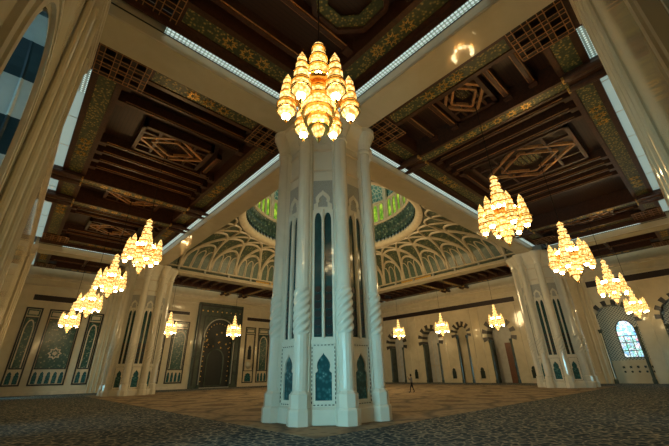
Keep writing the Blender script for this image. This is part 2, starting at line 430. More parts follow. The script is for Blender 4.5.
# ------------------------------------------------------------------ timber ceilings
def ceiling_bay(name, lab, x0, x1, y0, y1, walls, joists=(), coffers=(), deck='decky', far=(), pierced=(), octs=()):
    """walls: sides that touch a wall and so carry a light cove ('x0','x1','y0','y1')"""
    cx, cy = (x0+x1)/2, (y0+y1)/2
    root = empty(name, (cx, cy, ZB)); tag(root, lab, 'ceiling', 'timber ceilings', 'structure')
    L = lambda x, y, z: (x-cx, y-cy, z-ZB)
    MB().box(x0, x1, y0, y1, ZD, ZD+.15, L).build('deck', M[deck], root)
    g = {k: (.62 if k in walls else .95 if k in far else .45) for k in ('x0', 'x1', 'y0', 'y1')}
    bw = 1.55
    ix0, ix1, iy0, iy1 = x0+g['x0'], x1-g['x1'], y0+g['y0'], y1-g['y1']
    # light coves
    for k in walls:
        lt = 2.5; e0 = 0 if k not in pierced else lt
        q = {'x0': (x0, x0+.60, iy0+e0, iy1), 'x1': (x1-.60, x1, iy0, iy1), 'y0': (ix0+e0, ix1, y0, y0+.60), 'y1': (ix0, ix1, y1-.60, y1)}[k]
        MB().box(*q, ZB+.12, ZB+.16, L).build('cove_light', M['cove'], root)
        if k in pierced:
            p_ = (q[0], q[1], q[2], q[2]+2.4) if k == 'x0' else (q[0], q[0]+3.4, q[2], q[3])
            MB().box(*p_, ZB+.05, ZB+.08, L).build('pierced_grille', M['grille'], root)
            p_ = (q[0], q[1], iy0, iy0+e0) if k == 'x0' else (ix0, ix0+e0, q[2], q[3])
            MB().box(*p_, ZB-.05, ZB+.2, L).build('cove_end_board', M['wood'], root)
        mb = MB()
        if k[0] == 'x':
            n = int((iy1-iy0)/3.6)
            for i in range(1, n+1): mb.box(q[0], q[1], iy0+(iy1-iy0)*i/n-.025, iy0+(iy1-iy0)*i/n+.025, ZB+.10, ZB+.125, L)
        else:
            n = int((ix1-ix0)/3.6)
            for i in range(1, n+1): mb.box(ix0+(ix1-ix0)*i/n-.025, ix0+(ix1-ix0)*i/n+.025, q[2], q[3], ZB+.10, ZB+.125, L)
        mb.build('cove_divider', M['moulding'], root)
    # painted border bands between corner lattices
    lat = 2.5
    for k in ('x0', 'x1', 'y0', 'y1'):
        if k == 'x0': q = (ix0, ix0+bw, iy0+lat, iy1-lat)
        if k == 'x1': q = (ix1-bw, ix1, iy0+lat, iy1-lat)
        if k == 'y0': q = (ix0+lat, ix1-lat, iy0, iy0+bw)
        if k == 'y1': q = (ix0+lat, ix1-lat, iy1-bw, iy1)
        mb = MB().box(*q, ZB+.03, ZD, L)
        al = k[0] == 'x'
        if al:
            for a, b_ in ((q[0], q[0]+.30), (q[1]-.30, q[1])): mb.box(a, b_, q[2], q[3], ZB-.06, ZB+.05, L)
        else:
            for a, b_ in ((q[2], q[2]+.30), (q[3]-.30, q[3])): mb.box(q[0], q[1], a, b_, ZB-.06, ZB+.05, L)
        band = mb.build('border_band', M['wood'], root)
        r = (q[0]+.34, q[1]-.34, q[2]+.15, q[3]-.15) if al else (q[0]+.15, q[1]-.15, q[2]+.34, q[3]-.34)
        MB().box(*r, ZB-.005, ZB+.04, L).build('painted_field', M['paint'], band)
        mb = MB(); c1, c2 = (r[0]+r[1])/2, (r[2]+r[3])/2
        ln = (r[3]-r[2]) if al else (r[1]-r[0])
        for i in range(-1, 2):
            for ctr in ((-.22, .22) if ln > 16 else (0,)):
                px, py = (c1, c2+i*.95+ctr*ln) if al else (c1+i*.95+ctr*ln, c2)
                mb.plate(star(px, py, .40, .20), [star(px, py, .30, .13)], -.05, 0, lambda u, v, d: L(u, v, ZB+d))
        mb.build('gilt_stars', M['gilt'], band)
    # corner lattices
    for sx in (0, 1):
        for sy in (0, 1):
            mb = MB(); X0 = ix0 if sx == 0 else ix1-lat; Y0 = iy0 if sy == 0 else iy1-lat
            for t in (.15, .90, 1.60, 2.35):
                mb.box(X0+t-.15, X0+t+.15, Y0, Y0+lat, ZB-.10, ZB+.12, L)
                mb.box(X0, X0+lat, Y0+t-.15, Y0+t+.15, ZB-.06, ZB+.08, L)
            ltc = mb.build('corner_lattice', M['ebony'], root)
            MB().box(X0, X0+lat, Y0, Y0+lat, ZB+.5, ZB+.55, L).build('void_shade_sheet', M['void'], ltc)  # added sheet, its dark colour stands for the shade in the openings
            mb = MB()
            for t in (.15, .90, 1.60, 2.35):
                for d in (-.13, .13):
                    mb.box(X0+t+d-.02, X0+t+d+.02, Y0, Y0+lat, ZB-.125, ZB-.10, L)
                    mb.box(X0, X0+lat, Y0+t+d-.02, Y0+t+d+.02, ZB-.125, ZB-.10, L)
            mb.build('gilt_edge', M['woodlight'], ltc)
    # joists
    jx0, jx1, jy0, jy1 = ix0+bw, ix1-bw, iy0+bw, iy1-bw
    for j in joists:
        al, pos = j[0], j[1]
        lo, hi = (j[2], j[3]) if len(j) > 2 else ((jx0, jx1) if al == 'x' else (jy0, jy1))
        mb = MB()
        U = (lambda u, w, z: L(u, pos+w, z)) if al == 'x' else (lambda u, w, z: L(pos+w, u, z))
        mb.box(lo, hi, -.17, .17, ZB+.45, ZD, U).box(lo, hi, -.11, .11, ZB+.33, ZB+.46, U)
        for e in (lo, hi):
            a, b_ = (e, e+.45) if e == lo else (e-.45, e)
            mb.box(a, b_, -.24, .24, ZB+.22, ZB+.6, U)
        jo = mb.build('joist', M['wood'], root)
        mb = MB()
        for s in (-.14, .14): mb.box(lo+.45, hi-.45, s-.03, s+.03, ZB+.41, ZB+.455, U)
        mb.build('painted_lit_edge', M['woodlight'], jo)  # bright lit edges of the joist, put in as paler strips
    for (ox, oy, r_) in octs:
        ring_ = [(ox+r_*math.cos(PI/8+2*PI*i/8), oy+r_*math.sin(PI/8+2*PI*i/8)) for i in range(8)]
        oc = MB().plate([(ox+(p[0]-ox)*1.15, oy+(p[1]-oy)*1.15) for p in ring_], [ring_], ZD-.5, ZD, lambda u, v, d: L(u, v, d)).build('octagon_coffer', M['wood'], root)
        inr = [(ox+(p[0]-ox)*.66, oy+(p[1]-oy)*.66) for p in ring_]
        MB().plate(ring_, [inr], ZD-.3, ZD-.2, lambda u, v, d: L(u, v, d)).build('painted_ring', M['paint'], oc)
    # coffers: frame, crossing diagonal bars, raised star
    for (a0, a1, b0, b1) in coffers:
        mb = MB(); z0, z1 = ZB+.40, ZB+.68
        for q in ((a0, a1, b0, b0+.26), (a0, a1, b1-.26, b1), (a0, a0+.26, b0, b1), (a1-.26, a1, b0, b1)): mb.box(*q, z0, ZD, L)
        cxx, cyy = (a0+a1)/2, (b0+b1)/2; hx, hy = (a1-a0)/2, (b1-b0)/2
        cf = mb.build('coffer', M['wood'], root)
        mb = MB()
        def P(fx, fy, z=ZB+.55): return L(cxx+fx*hx, cyy+fy*hy, z)
        for f, w in ((.94, .19), (.60, .14)):
            pts = [(f, 0), (0, f), (-f, 0), (0, -f)]
            for i in range(4): mb.bar(P(*pts[i]), P(*pts[(i+1) % 4]), w, .22)
        mb.build('diamond_bars', M['woodlight'], cf)
        mb = MB()
        for s in (-1, 1):
            mb.bar(P(s*.50, .98), P(s*.50, -.98), .18, .2); mb.bar(P(.98, s*.50), P(-.98, s*.50), .18, .2)
        for i in range(5): mb.box(cxx-hx*.26, cxx+hx*.26, cyy-hy*.26+hy*.52*i/5, cyy-hy*.26+hy*.52*i/5+.06, ZD-.35, ZD-.25, L)
        mb.build('cross_bars', M['wood'], cf)
        MB().plate([(cxx+.3*hx*math.cos(2*PI*i/8), cyy+.3*hy*math.sin(2*PI*i/8)) for i in range(8)], [], ZD-.25, ZD-.02, lambda u, v, d: L(u, v, d)).build('painted_boss', M['paint'], cf)
    return root

def crossbeam(axis, pos, lo, hi, lab):
    """axis: direction the beam runs in"""
    mid = (lo+hi)/2; root = empty('timber_crossbeam', (mid, pos, 17.0) if axis == 'x' else (pos, mid, 17.0))
    T = (lambda u, w, z: (u-mid, w, z-17.0)) if axis == 'x' else (lambda u, w, z: (w, u-mid, z-17.0))
    mb = MB().box(lo, hi, -.55, .55, 17.06, ZD, T)
    for s in (-1, 1): mb.box(lo, hi, s*.47-.10, s*.47+.10, 16.98, 17.3, T)
    mb.build('beam', M['wood'], root)
    MB().box(lo+1.9, hi-1.9, -.36, .36, 17.03, 17.07, T).build('painted_soffit', M['paint'], root)
    mb = MB()
    n = 7
    for i in range(n):
        u = mid+(i-(n-1)/2)*.9
        mb.plate(star(u, 0, .34, .17), [star(u, 0, .25, .11)], 16.99, 17.03, lambda a, b_, d: T(a, b_, d))
    mb.build('gilt_stars', M['gilt'], root)
    for e, s in ((lo, 1), (hi, -1)):
        mb = MB()
        for w in (-.52, .52):
            prof = []
            rings = []
            for uu, hh in ((0, .30), (.25, .42), (1.0, .45), (1.5, .40), (2.0, .25)):
                r = hh/2+.05
                rings.append([T(e+s*uu, w+r*math.cos(2*PI*i/10), 17.0+(.0)+r*.9*math.sin(2*PI*i/10)) for i in range(10)])
            mb.loft(rings)
        cb = mb.build('corbel', M['wood'], root)
        mb = MB()
        for w in (-.52, .52): mb.box(e+s*2.0-.06, e+s*2.0+.06, w-.2, w+.2, 16.86, 17.1, T)
        mb.build('gilt_cap', M['gilt'], cb)
    tag(root, lab, 'beam', 'painted timber crossbeams')
    return root

WX0, WY0 = XN, YN
ceiling_bay('ceiling_bay', 'timber ceiling of the corner bay directly above the largest chandelier', WX0, -WB, WY0, -WB, ('x0', 'y0'),
            joists=[('x', -3.45), ('x', -5.6), ('x', -9.6), ('x', -11.6), ('y', -9.4, -9.5, -5.7)], octs=[(-4.9, -7.6, 1.75)], deck='decky')
ceiling_bay('ceiling_bay', 'timber ceiling over the aisle with the diagonal row of four chandeliers', WX0, -WB, WB, S-WB, ('x0',),
            joists=[('x', y) for y in (3.35, 4.9, 6.5, 11.9, 13.3, 14.7, 16.0, 24.6, 25.9, 27.2, 33.0, 34.4)]+[('y', -4.0, 8.2, 11.6)],
            coffers=[(-9.6, -4.6, 7.9, 11.4), (-9.6, -4.8, 18.4, 21.9), (-9.6, -4.8, 28.6, 32.2)], deck='deckx', far=('y0',), pierced=('x0',))
ceiling_bay('ceiling_bay', 'timber ceiling over the aisle leading to the stained glass window', WB, S-WB, WY0, -WB, ('y0',),
            joists=[('x', -4.5, 2.6, 7.2), ('x', -6.2, 2.6, 7.2), ('x', -9.9, 2.6, 7.2), ('x', -11.4, 2.6, 7.2)]+[('y', x) for x in (9.9, 11.3, 12.5, 19.7, 21.0, 22.4, 23.8)]+[('x', -3.4, 13.0, 19), ('y', 32.4), ('y', 34.0)],
            coffers=[(2.9, 6.9, -9.4, -6.6), (13.0, 19.0, -11.6, -4.2), (31.2, 35.0, -10.5, -5)], deck='decky', far=('x0',), pierced=('y0',))
ceiling_bay('ceiling_bay', 'timber ceiling of the far corner bay beyond the smallest aisle chandelier', WX0, -WB, S+WB, YF, ('x0', 'y1'),
            joists=[('x', 43.5), ('x', 48), ('y', -7.3)], deck='deckx')
ceiling_bay('ceiling_bay', 'timber ceiling of the far corner bay above the stained glass window', S+WB, XF, WY0, -WB, ('y0', 'x1'),
            joists=[('y', 43.5), ('y', 48), ('x', -7.3)], deck='decky')
ceiling_bay('ceiling_bay', 'timber ceiling in front of the black mihrab wall, seen below the dome arcade', WB, S-WB, S+WB, YF, ('y1',),
            joists=[('y', x) for x in (4.4, 6.2, 8.0, 9.8, 11.6, 13.4, 15.2, 24.5, 26.3, 28.1, 29.9, 31.7, 33.5)], deck='decky')
ceiling_bay('ceiling_bay', 'timber ceiling in front of the striped arches, seen below the dome arcade', S+WB, XF, WB, S-WB, ('x1',),
            joists=[('x', y) for y in (4.4, 6.2, 8.0, 9.8, 11.6, 13.4, 15.2, 24.5, 26.3, 28.1, 29.9, 31.7, 33.5)], deck='deckx')
ceiling_bay('ceiling_bay', 'timber ceiling of the bay hidden behind the central pier', S-WB, XF, S-WB, YF, ('x1', 'y1'), deck='deckx')

crossbeam('x', 17.7, XN+.05, -.95, 'painted crossbeam over the panelled-wall aisle, the one closer to the central pier')
crossbeam('x', 22.8, XN+.05, -.95, 'second painted crossbeam over the panelled-wall aisle, beyond the first')
crossbeam('y', 7.65, YN+.05, -.95, 'green and gold painted crossbeam next to the central pier, over the window aisle')
crossbeam('y', 30.3, YN+.05, -.95, 'painted crossbeam near the far end of the window aisle')
crossbeam('y', 17.2, S+.95, YF-.05, 'timber crossbeam over the black mihrab, the one towards the green panels')
crossbeam('y', 21.2, S+.95, YF-.05, 'timber crossbeam over the black mihrab, the one towards the central pier')
crossbeam('x', 17.2, S+.95, XF-.05, 'carved-end crossbeam before the striped arches, the one towards the window-side pier')
crossbeam('x', 21.2, S+.95, XF-.05, 'carved-end crossbeam before the striped arches, the one towards the central pier')

# ------------------------------------------------------------------ dome
DC = 19.2
VZ0, VZ1, RR = 17.0, 22.4, 13.3
HS = DC-WB
RSH = (-.75, .70)   # the ring sits slightly off the middle of the square
def vault(u, v, off=0):
    """u in 0..8 (2 per side), v 0..1: from the square ledge up to the ring"""
    side = int(u//2) % 4; t = (u % 2)-1
    B = Vector((t*HS, HS)); a = PI/2-t*PI/4; C_ = Vector((RR*math.cos(a), RR*math.sin(a)))+Matrix.Rotation(side*PI/2, 2)@Vector(RSH)
    h = 1-math.cos(v*PI/2); p = B+(C_-B)*h; z = VZ0+(VZ1-VZ0)*math.sin(v*PI/2)
    if off:
        inn = -B.normalized() if p.length < 1e-6 else -p.normalized(); k = math.cos(v*PI/2)
        p = p+inn*off*k; z -= off*(1-k)
    rot = -side*PI/2
    return (p.x*math.cos(rot)-p.y*math.sin(rot), p.x*math.sin(rot)+p.y*math.cos(rot), z)
dome = empty('ceiling_dome', (DC, DC, 0)); tag(dome, 'painted dome with interlaced cream ribs, seen either side of the central pier', 'dome', kind='structure')
NU, NV = 96, 12
vs = []; fs = []
for i in range(NU):
    for j in range(NV+1): vs.append(vault(8*i/NU, j/NV))
for i in range(NU):
    for j in range(NV):
        a, b_ = i*(NV+1)+j, ((i+1) % NU)*(NV+1)+j
        fs.append((a, b_, b_+1, a+1))
MB().add(vs, fs).build('vault', M['vault'], dome, smooth=True)
def rib(u0, v0, u1, v1, bow, r, n=14):
    pts = []
    for i in range(n+1):
        t = i/n; pts.append(vault((u0+(u1-u0)*(t+.35*math.sin(2*PI*t)*-.28)) % 8, min(.985, v0+(v1-v0)*t+bow*math.sin(PI*t)**.8), .08))
    MB().tube(pts, r, 6).build('rib', M['rib'], dome)
step = .25
for sd in range(4):
    for k in range(8):
        u = sd*2+step*(k+.5)
        rib(u, .0, u+step, .0, .50, .20, 18)
        rib(u, .0, u+step*2, .0, .78, .22, 22)
        rib(u, .0, u+step*3, .0, .97, .19, 26)
# blind arcade above the ledge: three green niches between rib feet
for sd in (0, 1, 3, 2):
    if sd in (2, 3):    # sides above the nearer beams face away from the photo
        continue
    for k in range(8):
        u = sd*2+step*(k+.5)
        uc = ((u+step*.5) % 2)-1
        mb = MB(); mg = MB()
        def T(a, z, d): return vault((u+step*.5+a/HS) % 8, math.asin(max(0, min(1, (z-VZ0)/(VZ1-VZ0))))*2/PI, .04+d)
        for s in (-1, 0, 1):
            c = s*1.35
            mb.plate(grow(pointed(c, .50, 17.25, 18.9, 19.9, 6), c, .14), [pointed(c, .50, 17.25, 18.9, 19.9, 6)], -.05, .10, T)
            mg.plate(pointed(c, .50, 17.25, 18.9, 19.9, 6), [], -.05, .01, T)
        if abs(uc) < .96:
            ar = mb.build('blind_arcade', M['rib'], dome); mg.build('green_niche', M['greenniche'], ar)
# ledge with brackets and painted frieze along the inner side of each beam
for sd in range(4):
    rot = Matrix.Rotation(-sd*PI/2, 3, 'Z')
    T = lambda x, y, z: tuple(rot @ Vector((x, y, z)))
    MB().box(-HS, HS, HS-.42, HS+.02, 16.98, 17.14, T).build('ledge', M['rib'], dome)
    if sd < 2:
        MB().box(-HS+.9, HS-.9, HS-.06, HS+.02, 16.62, 16.98, T).build('frieze', M['greenstone'], dome)
        MB().box(-2.8, 3.4, HS-.09, HS-.06, 16.66, 16.94, T).build('gilt_inscription', M['gilt'], dome)
        mb = MB()
        MB().box(-HS+.6, HS-.6, HS-.22, HS+.02, 16.35, 16.6, T).build('cornice', M['rib'], dome)
        for i in range(9):
            x = -HS+2.3+i*(2*HS-4.6)/8
            MB().box(x-.14, x+.14, HS-.36, HS, 16.50, 16.98, T).build('bracket', M['panelstone'], dome)
ring = empty('drum', (RSH[0], RSH[1], 0)); ring.parent = dome
# ring, stalactite band, drum and dome shell
MB().lathe([(RR+.1, VZ1-.25), (RR-.35, VZ1-.30), (RR-.75, VZ1-.1), (RR-.85, VZ1+.5), (RR-.6, VZ1+.9), (RR-.1, VZ1+1.0)], 96, cap=False).build('ring_cornice', M['rib'], ring, smooth=True)
rings = []
for z, base, amp in ((VZ1+.9, 12.55, .10), (VZ1+1.3, 12.5, .32), (VZ1+1.9, 12.45, .40), (VZ1+2.3, 12.3, .30), (VZ1+2.9, 12.2, .42), (VZ1+3.4, 12.1, .30), (VZ1+3.7, 12.1, .05)):
    rings.append([((base+amp*(i % 2)*1.0)*math.cos(2*PI*i/192), (base+amp*(i % 2))*math.sin(2*PI*i/192), z) for i in range(192)])
MB().loft(rings, cap=False).build('stalactite_band', M['muqarnas'], ring)
mb = MB()
for i in range(96):
    a = 2*PI*i/96; mb.lathe([(.03, -.6), (.11, -.35), (.17, 0), (.17, .12)], 5, 12.48*math.cos(a), 12.48*math.sin(a), VZ1+1.0)
mb.build('stalactite_drops', M['blackgreen'], ring)
MB().lathe([(12.2, VZ1+3.7), (11.9, VZ1+3.75), (11.85, VZ1+4.0), (12.2, VZ1+4.05)], 96, cap=False).build('drum_sill', M['rib'], ring)
RD = 12.2
MB().lathe([(RD+.5, VZ1+3.6), (RD+.5, 31.5), (RD+.4, 33), (RD-.6, 36), (RD-2.4, 39.5), (RD-5.2, 42.5), (RD-8.5, 44.4), (.01, 45.2)], 64, cap=False).build('dome_shell', M['domenet'], ring, smooth=True)
per = 2*PI/16
def drum_T(phi):
    def T(u, z, d):
        a = phi-u/RD; return ((RD-d)*math.cos(a), (RD-d)*math.sin(a), z)
    return T
fr = None
for k in range(16):
    phi = R_(5.6)+per*k
    if fr is None:
        T = drum_T(0); mb = MB()
        holes = [pointed(c, .46, 26.6, 29.0, 29.9, 6) for c in (-1.36, 0, 1.36)]
        big = []
        mb.plate(rect(-2.30, 2.30, 26.3, 30.4), holes, 0, .18, T)
        for h, c in zip(holes, (-1.36, 0, 1.36)): mb.plate(grow(h, c, .12), [h], .15, .26, T)
        op = pointed(0, 2.0, 30.3, 31.6, 36.0, 10)
        mb.plate(grow(op, 0, .22), [op], -.1, .25, T)
        for s in (-2.38, 2.38): mb.tube([T(s, 26.3, .15), T(s, 29, .15), T(s, 33.5, .12)], .20, 8)
        a_ = mb.build('drum_arch', M['rib'], ring); a_.rotation_euler = (0, 0, phi)
        for h in holes: MB().plate(h, [], .02, .06, T).build('stained_pane', M['domeglass'], a_)
        fr = a_
    else:
        c = fr.copy(); COL.objects.link(c); c.rotation_euler = (0, 0, phi)
        for q in fr.children:
            d = q.copy(); COL.objects.link(d); d.parent = c

# ------------------------------------------------------------------ walls
def TN(u, z, d): return (u, YF-d, z)            # north wall, d towards the room
def TE(u, z, d): return (XF-d, u, z)            # east
def TW(u, z, d): return (XN+d, u, z)            # west
def TS(u, z, d): return (u, YN+d, z)            # south
o = MB().plate(rect(XN-.5, XF+.5, FL, ZD), [], -.6, 0, TN).build('wall_north', M['marble']); tag(o, 'cream marble wall carrying the green inlaid panels and the black mihrab', 'wall', kind='structure')

# east wall, pierced by arches
def horseshoe(c, r, base, zc, n=14, hw=None):
    hw = hw or r*.93
    out = [(c+hw, base), (c+hw, zc-r*.36)]
    for i in range(2*n+1):
        t = -.36+(PI+.72)*i/(2*n)
        x, z = math.cos(t), math.sin(t)
        out.append((c+r*x, zc+r*(z if z < .6 else z+.10*(z-.6)/.4)))
    return out+[(c-hw, zc-r*.36), (c-hw, base)]
east = [(35.7, 2.05, 7.6), (26.8, 2.1, 7.9), (19.75, 1.30, 8.6), (12.6, 2.2, 7.7), (4.6, 2.1, 7.9)]
WIN = [(-4.4, 2.45, 8.0), (-11.9, 2.40, 8.0)]
holes = [horseshoe(c, r, .0001, z) for c, r, z in east]+[pointed(c, r, .0001, z, z+r*1.02) for c, r, z in WIN]
def notch(outer_x0, outer_x1, hs):
    """wall outline with openings that reach the floor"""
    hs = sorted(hs, key=lambda h: min(p[0] for p in h)); out = [(outer_x1, FL), (outer_x1, ZD), (outer_x0, ZD), (outer_x0, FL)]
    for h in hs:
        hh = list(reversed(h)); hh[0] = (hh[0][0], FL); hh[-1] = (hh[-1][0], FL); out += hh
    return out
o = MB().plate(notch(YN-.5, YF+.5, holes), [], -2.1, 0, TE).build('wall_east', M['marble']); tag(o, 'cream marble wall with the row of striped arches and the stained glass window', 'wall', kind='structure')
o = MB().plate(rect(YN-.5, YF+.5, 0, ZD), [], -4.2, -3.9, TE).build('wall_corridor', M['paleglass']); tag(o, 'pale wall of the passage seen through the striped arches', 'wall', kind='structure')

def striped_arch(c, r, zc, T, lab, door, wd=.85):
    p0 = T(c, 0, 0); root = empty('striped_arch', p0)
    L = lambda u, z, d: tuple(Vector(T(u, z, d))-Vector(p0))
    mb = MB(); n = 15
    t0, t1 = (-.36, PI+.36) if door else (-.05, PI+.05)
    for i in range(n):
        if i % 2: continue
        a, b_ = t0+(t1-t0)*i/n, t0+(t1-t0)*(i+1)/n
        q = [(r-.09, a), (r+wd, a), (r+wd, (a+b_)/2), (r+wd, b_), (r-.09, b_)]
        pts = [(c+rr*math.cos(t), zc+rr*math.sin(t)*(1.04 if math.sin(t) > .6 else 1)) for rr, t in q]
        mb.plate(pts, [], (-2.05 if door else -1.28), .10, L)
    mb.build('dark_voussoirs', M['brownblock'], root)
    hw = r*.93
    if door:
        mb = MB()
        for s in (-1, 1):
            a, b_ = sorted((c+s*hw, c+s*(hw-.07))); mb.plate(rect(a, b_, FL, zc-r*.36), [], -1.98, -.02, L)
        mb.build('jamb_lining', M['greenstone'], root)
    for s in (-1, 1):
        mb = MB().lathe([(.26, FL), (.26, .35), (.19, .45), (.17, zc-r*.36-.6), (.24, zc-r*.36-.3), (.28, zc-r*.36)], 10)
        o = mb.build('column', M['greenstone'], root); o.location = L(c+s*(hw-.2), 0, .02)
    if door == 'door':
        MB().plate(rect(c-hw, c+hw, FL, zc+r*.9), [], -2.05, -2.0, L).build('screen', M['paleglass'], root)
        mb = MB()
        for uu in (-.5, 0, .5): mb.plate(rect(c+uu*hw-.05, c+uu*hw+.05, FL, zc), [], -2.0, -1.94, L)
        mb.plate(rect(c-hw, c+hw, 2.9, 3.05), [], -2.0, -1.94, L)
        mb.build('screen_mullions', M['moulding'], root)
    if door == 'wood':
        MB().plate(rect(c-hw, c+hw, FL, zc+r*.9), [], -2.05, -2.0, L).build('screen', M['paleglass'], root)
        MB().plate(rect(c-hw, c-hw*.25, FL, 6.3), [], -.5, -.38, L).build('wooden_door_leaf', M['doorwood'], root)
    if door == 'niche':
        MB().plate(rect(c-hw, c+hw, FL, zc+r*.95), [], -.9, -.8, L).build('niche_back', M['marble'], root)
    tag(root, lab, 'arch', 'striped arches of the far wall'); return root
labs = ['striped arch with a pale screen just beside the central pier, behind the standing person', 'wide striped arch with a pale screen, second from the central pier',
        'narrow striped blind niche between two wide arches', 'striped arch with a red brown door leaf inside, next to the window-side pier', 'striped arch mostly hidden behind the window-side pier']
for (c, r, zc), lab, kd in zip(east, labs, ('door', 'door', 'niche', 'wood', 'door')): striped_arch(c, r, zc, TE, lab, kd)
# window arches
for i, (c, r, zc) in enumerate(WIN):
    striped_arch(c, r, zc, TE, ['tall striped arch around the lattice screen with the stained glass window', 'striped arch cut by the edge of the picture, with dark and cream blocks'][i], '', .6)
    wc = c-(.70 if i == 0 else 0)
    root = empty('window_%d' % (i+1), TE(c, 0, -1.2)); tag(root, ['bright blue stained glass window in a diamond lattice screen', 'lattice screen window in the last striped arch at the edge'][i], 'window', kind='structure')
    p0 = Vector(TE(c, 0, -1.2)); L = lambda u, z, d: tuple(Vector(TE(u, z, d))-p0)
    wp = pointed(wc, 1.04, 3.25, 6.6, 8.2)
    MB().plate(rect(c-r-.3, c+r+.3, 2.85, zc+r+.4), [wp], -1.3, -1.2, L).build('lattice_screen', M['lattice'], root)
    MB().plate(grow(wp, wc, .12), [wp], -1.2, -1.1, L).build('window_frame', M['greenstone'], root)
    up = [p for p in wp if p[1] >= 6.1]
    MB().plate([(wc+1.04, 5.6)]+up+[(wc-1.04, 5.6)], [], -1.28, -1.25, L).build('stained_pane', M['stained'], root)
    MB().plate(rect(wc-1.04, wc+1.04, 3.25, 5.6), [], -1.28, -1.25, L).build('lower_pane', M['stained_low'], root)
    mb = MB()
    for q in (4.1, 5.2, 6.1): mb.plate(rect(wc-1.2, wc+1.2, q-.05, q+.05), [], -1.25, -1.18, L)
    for q in (-.42, .42): mb.plate(rect(wc+q-.04, wc+q+.04, 3.25, 6.1), [], -1.25, -1.18, L)
    mb.build('glazing_bars', M['greenstone'], root)
    MB().plate(rect(c-r-.3, c+r+.3, FL, 2.85), [], -1.3, -1.1, L).build('dado', M['marble'], root)
    mb = MB()
    for k in range(5):
        u = wc-1.6+k*.8; mb.plate(star(u, 1.95, .22, .12, 6), [], -1.1, -1.06, L); mb.plate(disc(u, 1.35, .14, 10), [], -1.1, -1.06, L)
    mb.build('inlaid_motifs', M['blackgreen'], root)

# small lancet niches on the east wall
def lancet_niche(T, c, lab, z0=.6, z1=2.5, hw=.42):
    p0 = Vector(T(c, z0, 0)); root = empty('lancet_niche', p0); L = lambda u, z, d: tuple(Vector(T(u, z, d))-p0)
    inn = ogee(c, hw, z0, z0+(z1-z0)*.62, z1)
    MB().plate(grow(inn, c, .14), [inn], .0, .08, L).build('niche_frame', M['moulding'], root)
    MB().plate(inn, [], .0, .03, L).build('niche_panel', M['blackgreen'], root)
    tag(root, lab, 'niche', 'small dark lancet niches of the arch wall')
for c, lab in ((31.1, 'small dark lancet niche between the two pale screened arches'), (22.4, 'small dark lancet niche between the second pale screened arch and the narrow blind arch'),
               (16.8, 'small dark lancet niche between the narrow blind arch and the red brown door arch'), (8.1, 'small dark lancet niche between the red brown door and the window-side pier')):
    lancet_niche(TE, c, lab)

# dark inscription friezes
def frieze(T, u0, u1, z0, z1, lab, mat='void'):
    p0 = Vector(T((u0+u1)/2, z0, 0)); root = empty('inscription_frieze', p0); L = lambda u, z, d: tuple(Vector(T(u, z, d))-p0)
    MB().plate(rect(u0, u1, z0, z1), [rect(u0+.12, u1-.12, z0+.12, z1-.12)], 0, .07, L).build('frieze_frame', M['moulding'], root)
    MB().plate(rect(u0+.12, u1-.12, z0+.12, z1-.12), [], 0, .03, L).build('dark_field', M[mat], root)
    tag(root, lab, 'frieze', 'dark inscription friezes')
frieze(TN, -11.9, -6.0, 12.45, 13.5, 'dark frieze above the green panels, beyond the row of four chandeliers')
frieze(TN, 6.4, 11.2, 12.3, 13.1, 'dark frieze between the octagonal pier and the black mihrab')
frieze(TN, 23.0, 29.2, 12.3, 13.2, 'dark frieze between the black mihrab and the central pier')
frieze(TE, 8.5, 39.2, 12.95, 14.05, 'long dark frieze above the striped arches')
frieze(TE, -13.9, -.6, 13.25, 14.4, 'dark frieze above the stained glass window arch')

# cornices and baseboards
nt_ = 0
for T, a, b_, s in ((TN, XN, XF, 'north'), (TE, YN, YF, 'east'), (TW, YN, YF, 'west'), (TS, XN, XF, 'south')):
    for z0, z1, d in ((15.75, 16.0, .30), (16.0, 16.25, .42), (14.75, 14.9, .14)):
        if s in ('west', 'south') and d > .2: d = .12
        nt_ += 1
        o = MB().plate(rect(a, b_, z0, z1), [], 0, d, T).build('trim_%d' % nt_, M['moulding']); tag(o, 'cream cornice moulding high on the %s wall' % s, 'trim', 'cornice mouldings', 'structure')
for T, u0, u1, s in ((TN, XN, 12.4, 'north'), (TN, 22.0, XF, 'north'), (TE, 8.0, 9.5, 'east')):
    o = MB().plate(rect(u0, u1, FL, .35), [], 0, .08, T).build('baseboard_'+s, M['moulding']); tag(o, 'pale stone skirting at the foot of the wall', 'baseboard', 'skirtings', 'structure')

for y in (38.9, 32.2, 30.2, 23.4, 17.6, 15.9, 9.0, .4, -8.15):
    nt_ += 1
    o = MB().plate(rect(y-.16, y+.16, FL, 12.9), [], 0, .12, TE).build('trim_%d' % nt_, M['marble']); tag(o, 'slim upright marble strip between the striped arches', 'trim', 'upright strips of the arch wall', 'structure')
